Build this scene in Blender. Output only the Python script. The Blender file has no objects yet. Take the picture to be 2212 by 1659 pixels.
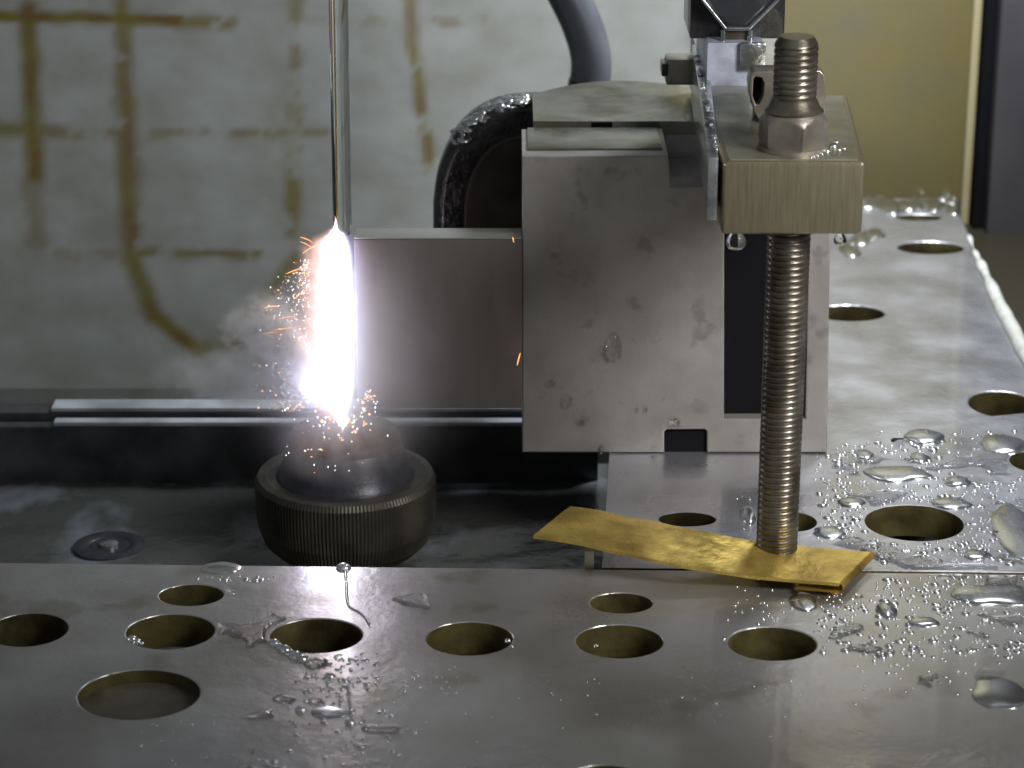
import bpy, bmesh, math, random
from mathutils import Vector, Matrix, noise as mnoise
random.seed(7)
S = bpy.context.scene
COL = S.collection
S.unit_settings.system = 'METRIC'
S.unit_settings.scale_length = 0.01          # 1 unit = 1 cm

# ------------------------------------------------------------------ camera
F, CX, CY, DIST = 5400.0, 1106.0, 829.5, 63.0
TILT = math.radians(20)
CAM = Vector((0, -DIST * math.cos(TILT), DIST * math.sin(TILT)))
cd = bpy.data.cameras.new('camera'); cam = bpy.data.objects.new('camera', cd); COL.objects.link(cam)
cd.sensor_width = 36; cd.lens = 36 * F / 2212.0
cam.location = CAM; cam.rotation_euler = (math.pi / 2 - TILT, 0, 0)
cd.clip_start = 1; cd.clip_end = 500
cd.dof.use_dof = True; cd.dof.focus_distance = 53.5; cd.dof.aperture_fstop = 0.30
S.camera = cam

# ------------------------------------------------------------------ world and lamps
W = bpy.data.worlds.new('World'); S.world = W; W.use_nodes = True
W.node_tree.nodes['Background'].inputs[0].default_value = (0.80, 0.84, 0.86, 1)
W.node_tree.nodes['Background'].inputs[1].default_value = 0.12
S.view_settings.view_transform = 'Standard'; S.view_settings.look = 'None'
S.view_settings.exposure = 0.35; S.view_settings.gamma = 1.0


def area(name, loc, target, sx, sy, power, color, spread=180):
    d = bpy.data.lights.new(name, 'AREA'); d.shape = 'RECTANGLE'; d.size = sx; d.size_y = sy
    d.energy = power; d.color = color; d.spread = math.radians(spread)
    o = bpy.data.objects.new(name, d); COL.objects.link(o); o.location = loc
    o.rotation_euler = (Vector(target) - Vector(loc)).to_track_quat('-Z', 'Y').to_euler()
    return o


area('work_lamp', (14, 9, 25), (4, 15, 4), 7, 5, 5900, (0.90, 0.95, 1.0), 120)
area('front_fill', (18, -26, 19), (5, -8, 3), 10, 8, 1150, (1.0, 0.97, 0.93), 75)  # added fill lamp from the front right, lifting the block's front faces
pl = bpy.data.lights.new('arc_light', 'POINT'); pl.energy = 75; pl.color = (0.76, 0.76, 1.0); pl.shadow_soft_size = 0.16
plo = bpy.data.objects.new('arc_light', pl); COL.objects.link(plo); plo.location = (-4.45, -6.0, 2.1)


# ------------------------------------------------------------------ picture point -> place on a known plane
def ray(px, py):
    a, b = px - CX, CY - py
    return Vector((a, F * math.cos(TILT) + b * math.sin(TILT), -F * math.sin(TILT) + b * math.cos(TILT)))


def PZ(px, py, z=0.0):
    r = ray(px, py); return CAM + r * ((z - CAM.z) / r.z)


def PY(px, py, Y):
    r = ray(px, py); return CAM + r * ((Y - CAM.y) / r.y)


def proj(p):
    d = Vector(p) - CAM
    f = Vector((0, math.cos(TILT), -math.sin(TILT))); u = Vector((0, math.sin(TILT), math.cos(TILT)))
    k = d.dot(f)
    return CX + F * d.x / k, CY - F * d.dot(u) / k


# ------------------------------------------------------------------ materials
def mat(name, col, rough=0.5, metal=0.0, col2=None, nscale=1.0, nstretch=(1, 1, 1), rvar=0.0, bump=0.0, bscale=8.0,
        bump2=0.0, bscale2=1.0, coat=0.0, trans=0.0, ior=1.45, spots=None, detail=6, contrast=(0.35, 0.65), bstretch=None):
    m = bpy.data.materials.new(name); m.use_nodes = True
    nt = m.node_tree; N = nt.nodes; L = nt.links; B = N['Principled BSDF']
    B.inputs['Base Color'].default_value = (*col, 1); B.inputs['Roughness'].default_value = rough
    B.inputs['Metallic'].default_value = metal; B.inputs['Coat Weight'].default_value = coat
    B.inputs['Coat Roughness'].default_value = 0.06
    B.inputs['Transmission Weight'].default_value = trans; B.inputs['IOR'].default_value = ior
    tc = N.new('ShaderNodeTexCoord')

    def nz(scale, stretch=(1, 1, 1), det=6):
        mp = N.new('ShaderNodeMapping'); mp.inputs['Scale'].default_value = stretch
        t = N.new('ShaderNodeTexNoise'); t.inputs['Scale'].default_value = scale; t.inputs['Detail'].default_value = det
        L.new(tc.outputs['Object'], mp.inputs[0]); L.new(mp.outputs[0], t.inputs['Vector']); return t.outputs['Fac']

    def remap(s, a, b, c, d):
        r = N.new('ShaderNodeMapRange'); r.inputs[1].default_value = a; r.inputs[2].default_value = b
        r.inputs[3].default_value = c; r.inputs[4].default_value = d; L.new(s, r.inputs[0]); return r.outputs[0]

    def mix(f, a, b):
        x = N.new('ShaderNodeMix'); x.data_type = 'RGBA'
        L.new(f, x.inputs['Factor'])
        for v, i in ((a, 6), (b, 7)):
            if isinstance(v, tuple): x.inputs[i].default_value = (*v, 1)
            else: L.new(v, x.inputs[i])
        return x.outputs[2]
    cur = None
    if col2:
        cur = mix(remap(nz(nscale, nstretch, detail), contrast[0], contrast[1], 0, 1), col, col2)
    if spots:
        f = remap(nz(spots[0]), spots[1], spots[1] + 0.08, 0, spots[3] if len(spots) > 3 else 1)
        cur = mix(f, cur if cur is not None else col, spots[2])
    if cur is not None: L.new(cur, B.inputs['Base Color'])
    if rvar: L.new(remap(nz(nscale * 1.7, nstretch), 0.3, 0.7, rough - rvar, rough + rvar), B.inputs['Roughness'])
    prev = None
    for st, sc, sr in ((bump, bscale, bstretch or (1, 1, 1)), (bump2, bscale2, (1, 1, 1))):
        if st:
            b = N.new('ShaderNodeBump'); b.inputs['Strength'].default_value = 1.0; b.inputs['Distance'].default_value = st
            L.new(nz(sc, sr), b.inputs['Height'])
            if prev: L.new(prev, b.inputs['Normal'])
            prev = b.outputs[0]
    if prev: L.new(prev, B.inputs['Normal'])
    m['bsdf'] = B.name
    return m


M = {}
M['table'] = mat('wet_steel_table', (0.62, 0.62, 0.64), 0.33, 0.8, (0.42, 0.41, 0.38), 0.22, rvar=0.10, bump=0.006, bscale=7,
                 bump2=0.07, bscale2=0.5, coat=0.6, spots=(0.5, 0.60, (0.26, 0.23, 0.14), 0.5))
M['table2'] = mat('wet_steel_table_bright', (0.62, 0.63, 0.69), 0.32, 0.8, (0.46, 0.46, 0.49), 0.35, rvar=0.10, bump=0.008, bscale=6,
                  bump2=0.05, bscale2=0.7, coat=0.5)
M['block'] = mat('ground_steel', (0.39, 0.375, 0.36), 0.42, 0.4, (0.29, 0.275, 0.255), 0.7, rvar=0.08, bump=0.003, bscale=14,
                 spots=(1.5, 0.60, (0.15, 0.14, 0.13), 0.45), bump2=0.0035, bscale2=30)
M['block_top'] = mat('wet_ground_steel', (0.34, 0.34, 0.29), 0.25, 0.75, (0.20, 0.19, 0.14), 0.9, bump=0.02, bscale=2.0)
M['bar'] = mat('brushed_steel_bar', (0.25, 0.225, 0.155), 0.36, 0.65, (0.20, 0.175, 0.115), 3.5, nstretch=(5, 5, 0.3), bump=0.004, bscale=9, bstretch=(4, 4, 0.3))
M['bright'] = mat('bright_wet_steel', (0.66, 0.68, 0.70), 0.2, 0.9, (0.32, 0.32, 0.32), 1.8, bump=0.03, bscale=3)
M['blue'] = mat('bluish_steel', (0.66, 0.72, 0.86), 0.3, 0.35, (0.34, 0.38, 0.48), 1.5, bump=0.02, bscale=3)
M['dark'] = mat('oiled_black_steel', (0.045, 0.045, 0.05), 0.25, 0.3, (0.02, 0.02, 0.022), 2, bump=0.10, bscale=2.6, coat=0.4)
M['black'] = mat('black_recess_shade', (0.010, 0.010, 0.012), 0.85, 0.0, ior=1.12)  # stands in for the shade inside slots, notches and gaps
M['thread'] = mat('worn_thread_steel', (0.20, 0.185, 0.155), 0.30, 0.75, (0.085, 0.072, 0.055), 1.6, bump=0.004, bscale=14)
M['nut'] = mat('nut_steel', (0.42, 0.39, 0.345), 0.36, 0.8, (0.27, 0.245, 0.21), 1.2, bump=0.004, bscale=10)
M['brass'] = mat('brass_sheet', (0.86, 0.64, 0.17), 0.3, 0.75, (0.50, 0.35, 0.09), 1.3, bump=0.03, bscale=1.6, bump2=0.005, bscale2=8, rvar=0.12)
M['panel'] = mat('tan_painted_panel', (0.185, 0.15, 0.058), 0.5, 0.0, (0.16, 0.14, 0.08), 0.3, bump=0.01, bscale=2)
M['cab'] = mat('dark_grey_cabinet', (0.085, 0.08, 0.085), 0.5, 0.0, (0.065, 0.06, 0.065), 0.4)
M['wet_glare'] = mat('white_wet_glare', (0.80, 0.80, 0.76), 0.25, 0.0, (0.62, 0.62, 0.58), 1.5, bump=0.05, bscale=3, coat=0.5)  # white colour stands in for lamp glare on the wet plate edge
M['hose'] = mat('grey_rubber_hose', (0.10, 0.105, 0.12), 0.3, 0.0, (0.06, 0.06, 0.07), 0.6, coat=0.3)
M['work'] = mat('workpiece_steel', (0.20, 0.19, 0.185), 0.40, 0.4, (0.165, 0.13, 0.12), 0.55, nstretch=(1.6, 1, 0.4), rvar=0.08, bump=0.003, bscale=12)
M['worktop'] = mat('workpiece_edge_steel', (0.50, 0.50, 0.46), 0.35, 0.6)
M['floor'] = mat('murky_tank_floor', (0.065, 0.067, 0.064), 0.22, 0.2, (0.26, 0.29, 0.35), 0.36, nstretch=(1, 0.6, 1), bump=0.05, bscale=1.2, detail=8, contrast=(0.52, 0.74))  # blue-grey blotches put wet reflections into the floor colour
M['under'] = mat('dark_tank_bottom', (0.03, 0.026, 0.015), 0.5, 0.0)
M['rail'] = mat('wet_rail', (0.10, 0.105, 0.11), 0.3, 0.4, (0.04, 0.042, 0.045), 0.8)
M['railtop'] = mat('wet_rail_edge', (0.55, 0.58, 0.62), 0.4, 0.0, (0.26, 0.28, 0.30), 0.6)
M['noz'] = mat('dark_nozzle', (0.055, 0.055, 0.07), 0.35, 0.4, (0.03, 0.03, 0.035), 1.5, bump=0.01, bscale=6)
M['knurl'] = mat('knurled_collar', (0.085, 0.078, 0.06), 0.4, 0.4, (0.04, 0.038, 0.032), 1.0)
M['cup'] = mat('orange_glow_cup', (0.13, 0.055, 0.025), 0.55, 0.2, (0.035, 0.022, 0.025), 1.6, bump=0.03, bscale=4)  # orange glow below the arc is put into the cup colour
M['wire'] = mat('brass_wire', (0.65, 0.45, 0.15), 0.3, 0.9)
M['pin'] = mat('pale_pin', (0.42, 0.42, 0.34), 0.4, 0.2)
M['water'] = mat('clear_water', (1, 1, 1), 0.02, 0.0, trans=1.0, ior=1.33)
M['bead'] = mat('bright_water_bead', (1, 1, 1), 0.03, 0.0, trans=1.0, ior=1.33)
_n = M['bead'].node_tree; _g = _n.nodes.new('ShaderNodeBsdfGlossy'); _g.inputs['Roughness'].default_value = 0.2
_g.inputs['Color'].default_value = (0.95, 0.97, 1, 1); _m = _n.nodes.new('ShaderNodeMixShader'); _m.inputs[0].default_value = 0.6
_n.links.new(_n.nodes['Principled BSDF'].outputs[0], _m.inputs[1]); _n.links.new(_g.outputs[0], _m.inputs[2])
_n.links.new(_m.outputs[0], _n.nodes['Material Output'].inputs['Surface'])
M['rust'] = mat('rusty_shaded_bore', (0.15, 0.13, 0.05), 0.4, 0.3, (0.05, 0.038, 0.018), 1.0, bump=0.02, bscale=4)  # rust, with the holes' bounced light and shade put into the colour
M['jet'] = mat('clear_water_jet', (0.95, 0.97, 0.98), 0.04, 0.0, trans=1.0, ior=1.33, bump=0.01, bscale=2, bstretch=(1, 1, 0.15))


def emis(name, col, strength):
    m = bpy.data.materials.new(name); m.use_nodes = True
    B = m.node_tree.nodes['Principled BSDF']
    B.inputs['Base Color'].default_value = (0, 0, 0, 1)
    B.inputs['Emission Color'].default_value = (*col, 1); B.inputs['Emission Strength'].default_value = strength
    return m


M['spark'] = emis('orange_spark', (1.0, 0.36, 0.12), 1.8)
M['hot'] = emis('white_hot_wire', (0.92, 0.93, 1.0), 5)
M['hotdrop'] = emis('glowing_droplet', (0.82, 0.90, 1.0), 2.2)


# ------------------------------------------------------------------ object helpers
def tag(o, label=None, cat=None, group=None, kind=None):
    if label: o['label'] = label
    if cat: o['category'] = cat
    if group: o['group'] = group
    if kind: o['kind'] = kind
    return o


def link(name, me, m=None, parent=None, smooth=35):
    if isinstance(me, bmesh.types.BMesh):
        b = me; me = bpy.data.meshes.new(name); b.normal_update(); b.to_mesh(me); b.free()
    if m is not None:
        me.materials.clear(); me.materials.append(m)
    if smooth is not None and len(me.polygons):
        me.polygons.foreach_set('use_smooth', [True] * len(me.polygons))
        me.set_sharp_from_angle(angle=math.radians(smooth))
    o = bpy.data.objects.new(name, me); COL.objects.link(o)
    if parent:
        o.parent = parent; o.matrix_parent_inverse = Matrix.Translation(-Vector(parent.location))
    return o


def empty(name, loc, label, cat, group=None):
    o = bpy.data.objects.new(name, None); COL.objects.link(o); o.location = loc
    return tag(o, label, cat, group)


def box(x0, x1, y0, y1, z0, z1, bev=0.04, seg=2, shear=0.0):
    b = bmesh.new()
    bmesh.ops.create_cube(b, size=1)
    for v in b.verts:
        v.co = Vector(((x0 + x1) / 2 + v.co.x * (x1 - x0), (y0 + y1) / 2 + v.co.y * (y1 - y0), (z0 + z1) / 2 + v.co.z * (z1 - z0)))
    if bev: bmesh.ops.bevel(b, geom=list(b.edges), offset=bev, segments=seg, profile=0.6, affect='EDGES')
    return b


def hexa(bottom, top, bev=0.04, seg=2):
    """solid from a bottom and a top ring of points with the same winding"""
    b = bmesh.new(); n = len(bottom)
    vb = [b.verts.new(p) for p in bottom]; vt = [b.verts.new(p) for p in top]
    b.faces.new(list(reversed(vb))); b.faces.new(vt)
    for i in range(n): b.faces.new((vb[i], vb[(i + 1) % n], vt[(i + 1) % n], vt[i]))
    bmesh.ops.recalc_face_normals(b, faces=b.faces)
    if bev: bmesh.ops.bevel(b, geom=list(b.edges), offset=bev, segments=seg, profile=0.6, affect='EDGES')
    return b


def lathe(prof, cx=0, cy=0, n=64, cap=True):
    b = bmesh.new(); rings = []
    for r, z in prof:
        rings.append([b.verts.new((cx + r * math.cos(2 * math.pi * i / n), cy + r * math.sin(2 * math.pi * i / n), z)) for i in range(n)])
    for k in range(len(rings) - 1):
        for i in range(n):
            b.faces.new((rings[k][i], rings[k][(i + 1) % n], rings[k + 1][(i + 1) % n], rings[k + 1][i]))
    if cap:
        b.faces.new(list(reversed(rings[0]))); b.faces.new(rings[-1])
    bmesh.ops.recalc_face_normals(b, faces=b.faces)
    return b


def tube(pts, rad, n=12, b=None):
    b = b or bmesh.new(); pts = [Vector(p) for p in pts]; rings = []
    up = Vector((0.13, 0.9, 0.31)).normalized()
    for i, p in enumerate(pts):
        t = (pts[min(i + 1, len(pts) - 1)] - pts[max(i - 1, 0)]).normalized()
        u = t.cross(up)
        if u.length < 1e-3: u = t.cross(Vector((1, 0, 0)))
        u.normalize(); v = t.cross(u)
        r = rad[i] if isinstance(rad, (list, tuple)) else rad
        rings.append([b.verts.new(p + (u * math.cos(2 * math.pi * k / n) + v * math.sin(2 * math.pi * k / n)) * r) for k in range(n)])
    for k in range(len(rings) - 1):
        for i in range(n):
            b.faces.new((rings[k][i], rings[k][(i + 1) % n], rings[k + 1][(i + 1) % n], rings[k + 1][i]))
    b.faces.new(list(reversed(rings[0]))); b.faces.new(rings[-1])
    return b


def smoothpath(pts, k=8):
    out = []; P = [Vector(p) for p in pts]
    for i in range(len(P) - 1):
        p0, p1, p2, p3 = P[max(i - 1, 0)], P[i], P[i + 1], P[min(i + 2, len(P) - 1)]
        for j in range(k):
            t = j / k
            out.append(0.5 * ((2 * p1) + (p2 - p0) * t + (2 * p0 - 5 * p1 + 4 * p2 - p3) * t * t + (3 * p1 - p0 - 3 * p2 + p3) * t ** 3))
    out.append(P[-1]); return out


def sheet(name, loops, thick, bevel, matrix, m, parent=None, res=2):
    """a plate: the first loop is its outline, the others are openings through it (2-D loops), thick along local z"""
    cu = bpy.data.curves.new(name, 'CURVE'); cu.dimensions = '2D'; cu.fill_mode = 'BOTH'
    for lp in loops:
        s = cu.splines.new('POLY'); s.points.add(len(lp) - 1); s.use_cyclic_u = True
        for q, (x, y) in zip(s.points, lp): q.co = (x, y, 0, 1)
    cu.extrude = thick / 2 - bevel; cu.bevel_depth = bevel; cu.bevel_resolution = res; cu.offset = -bevel
    o = bpy.data.objects.new(name, cu); COL.objects.link(o)
    me = bpy.data.meshes.new_from_object(o.evaluated_get(bpy.context.evaluated_depsgraph_get()))
    bpy.data.objects.remove(o); bpy.data.curves.remove(cu)
    me.transform(matrix)
    return link(name, me, m, parent, 30)


def oval(cx, cy, rx, ry, n=72, tilt=0.0):
    c, s = math.cos(tilt), math.sin(tilt)
    return [(cx + rx * math.cos(a) * c - ry * math.sin(a) * s, cy + rx * math.cos(a) * s + ry * math.sin(a) * c)
            for a in (2 * math.pi * i / n for i in range(n))]


def hole(px, py, w, h, z=0.0):
    c = PZ(px, py, z); l = PZ(px - w / 2, py, z); f = PZ(px, py + h / 2, z); bk = PZ(px, py - h / 2, z)
    return oval(c.x, (f.y + bk.y) / 2, (c.x - l.x), (bk.y - f.y) / 2)


# ================================================================== SETTING
# back wall with rust and glue stains
YW = 22.0
ST = [  # (x0,y0,x1,y1, half width, strength, gap)
    (60, 20, 75, 380, 20, 1.0, 0.0), (262, -30, 268, 240, 19, 0.85, 0.05), (268, 220, 285, 560, 24, 0.9, 0.03),
    (640, -20, 636, 230, 14, 0.7, 0.35), (636, 230, 632, 500, 16, 0.85, 0.2), (885, -20, 892, 130, 15, 0.75, 0.15), (895, 110, 928, 360, 13, 0.9, 0.25),
    (-60, 33, 385, 45, 11, 1.25, 0.0), (385, 50, 500, 48, 14, 0.85, 0.1), (-60, 272, 130, 285, 16, 0.8, 0.1), (130, 290, 700, 286, 10, 0.7, 0.25), (640, 46, 880, 46, 8, 0.4, 0.4),
    (130, 552, 300, 548, 12, 0.4, 0.3), (300, 546, 560, 550, 8, 0.9, 0.15), (880, 50, 1040, 48, 10, 0.55, 0.45),
    (285, 560, 330, 680, 20, 0.95, 0.0), (330, 680, 425, 755, 15, 1.1, 0.0), (425, 755, 500, 735, 14, 0.9, 0.1), (500, 735, 640, 560, 16, 0.8, 0.1), (60, 380, 80, 520, 22, 0.5, 0.2)]


def segd(px, py, x0, y0, x1, y1):
    dx, dy = x1 - x0, y1 - y0
    t = max(0, min(1, ((px - x0) * dx + (py - y0) * dy) / (dx * dx + dy * dy)))
    return math.hypot(px - x0 - t * dx, py - y0 - t * dy)


nx, nz_ = 330, 230
x0w, x1w, z0w, z1w = -30.0, 30.0, -14.0, 30.0
bm = bmesh.new(); vals = []; grid = []
for j in range(nz_ + 1):
    row = []
    for i in range(nx + 1):
        # denser in the part that is seen
        x = x0w + (x1w - x0w) * i / nx; z = z0w + (z1w - z0w) * j / nz_
        row.append(bm.verts.new((x, YW + 0.12 * mnoise.noise((x * 0.12, 3, z * 0.12)), z)))
        px, py = proj((x, YW, z)); v = 0.0
        if px < 1200 and py < 900:
            wob = 6 * mnoise.noise((px * 0.02, py * 0.02, 1.0))
            for (a0, b0, a1, b1, hw, s, gap) in ST:
                d = segd(px + wob, py + wob, a0, b0, a1, b1)
                if d < hw * 2.0:
                    k = max(0, min(1, (hw * 1.6 - d) / (hw * 1.2)))
                    n = 0.5 + 0.9 * mnoise.noise((px * 0.018 + a0, py * 0.018, 5.0)) + 0.35 * mnoise.noise((px * 0.06, py * 0.06 + a0, 2.0))
                    g = max(0, min(1, (n - gap) / 0.22)) if gap > 0 else 1
                    v = max(v, k * s * (0.25 * (1 - gap) + (0.75 + 0.25 * gap) * g))
        vals.append(min(v, 1.25))
    grid.append(row)
for j in range(nz_):
    for i in range(nx):
        bm.faces.new((grid[j][i], grid[j][i + 1], grid[j + 1][i + 1], grid[j + 1][i]))
wm = mat('grey_wall_enamel', (0.31, 0.32, 0.305), 0.6, 0.0, (0.235, 0.235, 0.21), 0.5, nstretch=(0.9, 1, 1.2), bump=0.01, bscale=2.0, bstretch=(0.7, 1, 1.4), spots=(0.45, 0.66, (0.30, 0.285, 0.22), 0.6))
nt = wm.node_tree; B = nt.nodes['Principled BSDF']
src = B.inputs['Base Color'].links[0].from_socket
at = nt.nodes.new('ShaderNodeAttribute'); at.attribute_name = 'stain'
nz2 = nt.nodes.new('ShaderNodeTexNoise'); nz2.inputs['Scale'].default_value = 0.9; nz2.inputs['Detail'].default_value = 4
tc2 = nt.nodes.new('ShaderNodeTexCoord'); nt.links.new(tc2.outputs['Object'], nz2.inputs['Vector'])
rp = nt.nodes.new('ShaderNodeValToRGB')
rp.color_ramp.elements[0].position = 0.36; rp.color_ramp.elements[0].color = (0.13, 0.075, 0.022, 1)
rp.color_ramp.elements[1].position = 0.56; rp.color_ramp.elements[1].color = (0.14, 0.12, 0.025, 1)
nt.links.new(nz2.outputs['Fac'], rp.inputs[0])
mx = nt.nodes.new('ShaderNodeMix'); mx.data_type = 'RGBA'; mx.clamp_factor = True
nt.links.new(at.outputs['Fac'], mx.inputs['Factor']); nt.links.new(src, mx.inputs[6]); nt.links.new(rp.outputs[0], mx.inputs[7])
nt.links.new(mx.outputs[2], B.inputs['Base Color'])
wall = link('wall', bm, wm)
a = wall.data.attributes.new('stain', 'FLOAT', 'POINT'); a.data.foreach_set('value', vals)
tag(wall, 'grey enamelled back wall of the machine tank with a grid of brown rust stains', kind='structure')

# tank floor, seen in the recess at left and through the openings of the plates
bm = bmesh.new()
gx, gy = 120, 90; g = []; FB = PZ(0, 868, -1).y
for j in range(gy + 1):
    g.append([bm.verts.new((-34 + 68 * i / gx, -36 + (FB + 36) * j / gy,
              -2.75 + 0.10 * mnoise.noise((i * 0.3, j * 0.33, 4)))) for i in range(gx + 1)])
for j in range(gy):
    for i in range(gx): bm.faces.new((g[j][i], g[j][i + 1], g[j + 1][i + 1], g[j + 1][i]))
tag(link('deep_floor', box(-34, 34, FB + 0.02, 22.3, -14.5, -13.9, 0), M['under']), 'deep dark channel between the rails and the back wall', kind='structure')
tag(link('tank_floor', bm, M['floor']), 'dark murky wet floor of the tank below the table', kind='structure')

T = lambda z, th: Matrix.Translation((0, 0, z - th / 2))
s0, s1, s2 = PZ(0, 1215), PZ(1300, 1222), PZ(2212, 1240)
k = (s2.y - s0.y) / (s2.x - s0.x)
seam = lambda x: s0.y + k * (x - s0.x)
front_loops = [[(-30, -36), (30, -36), (30, seam(30)), (-30, seam(-30))]]
for h in [(60, 1360, 172, 72), (368, 1364, 190, 76), (683, 1373, 198, 74), (1014, 1379, 186, 72), (1338, 1385, 188, 72), (1668, 1390, 190, 72),
          (413, 1285, 138, 46), (1342, 1302, 134, 44), (300, 1500, 262, 108), (1310, 1694, 190, 84)]:
    front_loops.append(hole(*h))
fp = sheet('table_plate', front_loops, 0.75, 0.035, T(0, 0.75), M['table'])
tag(fp, 'wet grey steel table plate in front with a row of round holes', kind='structure')
def bore(o, th, z0):
    me = o.data; me.materials.append(M['rust'])
    for p in me.polygons:
        if abs(p.normal.z) < 0.3 and abs(p.center.y) < 60 and p.center.z < z0: p.material_index = 1


bore(fp, 1.1, 0)
# flat bottom of the large shallow bore
c = hole(300, 1500, 300, 124)
sheet('shallow_bore_floor', [c], 0.5, 0.02, T(-0.28, 0.5), mat('dirty_bore_floor', (0.22, 0.21, 0.17), 0.35, 0.6, (0.10, 0.09, 0.065), 0.7, bump=0.04, bscale=1.2), fp)

gap = 0.08
b1 = PZ(1316, 983)
edge = [PZ(p, q) for p, q in [(2420, 868), (2212, 892), (2100, 903), (2000, 925), (1950, 952), (1850, 966), (1790, 946), (1650, 935)]]
right_loops = [[(s1.x, seam(s1.x) + gap), (30, seam(30) + gap), (30, edge[0].y)] + [(p.x, p.y) for p in edge] + [(b1.x + 0.1, edge[-1].y), (b1.x, b1.y)]]
for h in [(1485, 1122, 124, 30), (1712, 1127, 104, 42), (1975, 1130, 212, 78), (2232, 998, 100, 44)]:
    right_loops.append(hole(*h))
rp_ = sheet('table_plate', right_loops, 0.75, 0.01, T(0, 0.75), M['table2'])
bore(rp_, 1.1, 0)
tag(rp_, 'bright wet steel table plate at right under the clamped block', kind='structure')

ZF = -0.28
fe = [PZ(p, q, ZF) for p, q in [(1640, 938), (1800, 953), (1860, 972), (1955, 958), (2010, 932), (2110, 908), (2260, 895), (2250, 850), (2218, 768), (2188, 708), (2163, 660), (2140, 610), (2118, 565), (2100, 525), (2088, 492), (2074, 466), (2056, 449), (2030, 438), (1990, 431), (1940, 428), (1880, 428), (1500, 428)]]
far_loops = [[(p.x, p.y) for p in fe]]
for h in [(1835, 676, 150, 34), (2010, 535, 142, 27), (1985, 469, 98, 14), (2165, 873, 142, 56)]:
    far_loops.append(hole(*h, z=ZF))
ff = sheet('table_plate', far_loops, 0.7, 0.05, T(ZF, 0.7), M['table2'])
bore(ff, 0.9, ZF)
tag(ff, 'far steel plate with rounded back corner and shallow oval holes', kind='structure')
# slightly darker boards under the openings, standing on the tank floor
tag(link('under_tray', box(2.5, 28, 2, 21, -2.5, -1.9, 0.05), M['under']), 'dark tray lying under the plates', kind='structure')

# ================================================================== BACKGROUND THINGS
a0 = PY(1690, 0, 21); a1 = PY(2118, 0, 21)
t = empty('cover_panel', (a1.x, 19, -2), 'smooth tan yellow cover panel standing against the back wall at right', 'panel')
link('panel_face', box(a0.x - 2, a1.x, 21.0, 21.3, -6, 30, 0.05), M['panel'], t)
link('edge_trim', box(a1.x - 0.22, a1.x + 0.05, 20.85, 21.25, -6, 30, 0.04), mat('tan_edge', (0.48, 0.42, 0.24), 0.35), t)
t = empty('cabinet_side', (a1.x + 2, 18, -2), 'dark grey machine cabinet side beyond the tan panel', 'cabinet')
link('side_panel', box(a1.x + 0.42, 32, 19.6, 21.5, -8, 30, 0.15), M['cab'], t)
link('dark_gap', box(a1.x + 0.06, a1.x + 0.41, 20.2, 21.5, -8, 30, 0.02), M['black'], t)

# hose
YH = 8.0
pts = smoothpath([PY(1185, -90, YH), PY(1228, -10, YH), PY(1258, 55, YH), PY(1276, 120, YH), PY(1274, 180, YH), PY(1262, 240, YH), PY(1240, 330, YH)], 10)
h = empty('rubber_hose', pts[0], 'thick dark grey rubber hose curving down behind the steel blocks', 'hose')
link('hose_pipe', tube(pts, 0.56, 24), M['hose'], h, 60)
cp = pts[-16]; link('hose_sleeve', tube(pts[-22:-6], 0.60, 24), M['dark'], h, 60)

# dark rounded housing
YD = 0.6
prof = [(935, 640), (935, 440), (946, 372), (975, 305), (1018, 255), (1075, 226), (1130, 217), (1180, 218), (1210, 240), (1215, 300), (1215, 640)]
pr = [PY(p, q, YD) for p, q in prof]
pp = smoothpath([Vector((p.x, 0, p.z)) for p in pr[1:-1]], 6)
lp = [(pr[0].x, pr[0].z)] + [(p.x, p.z) for p in pp] + [(pr[-1].x, pr[-1].z)]
RX = Matrix.Rotation(math.pi / 2, 4, 'X')     # local x,y,z -> world x,z,-y


def wallsheet(name, loops, y0, y1, bevel, m, parent=None, res=2):
    return sheet(name, loops, y1 - y0, bevel, Matrix.Translation((0, (y0 + y1) / 2, 0)) @ RX, m, parent, res)


t = empty('guide_housing', (1.5, 1.8, 1.9), 'glossy black rounded guide housing behind the thin workpiece', 'housing')
wallsheet('housing_body', [lp], YD, YD + 1.1, 0.28, M['dark'], t, 4)
cx, cz = PY(1160, 470, YD).x, PY(1160, 470, YD).z
ins = [(cx + (x - cx) * 0.70, cz + (z - cz) * 0.72) for x, z in lp]
wallsheet('housing_plate', [ins], YD - 0.12, YD + 0.1, 0.05, mat('brown_black_plate', (0.10, 0.088, 0.075), 0.4, 0.3, (0.04, 0.036, 0.032), 0.6), t)

# rails at the back of the recess
for (py, h_, lab, zt, th) in ((861, 0.55, 'upper wet steel rail across the back of the recess, brightest at its left end', -1.0, 0.72),
                          (901, 0.3, 'lower thin wet steel rail in front of the upper one', -1.12, 0.40)):
    q = PZ(600, py, zt)
    t = empty('tank_rail', (q.x, q.y, -2.6), lab, 'rail', 'steel rails at the back of the recess')
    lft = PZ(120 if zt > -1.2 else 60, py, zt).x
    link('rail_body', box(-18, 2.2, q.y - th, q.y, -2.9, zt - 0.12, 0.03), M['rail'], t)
    link('rail_edge', box(lft, 2.2, q.y - th + 0.03, q.y - 0.02, zt - 0.115, zt, 0.04), M['railtop'], t)
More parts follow.
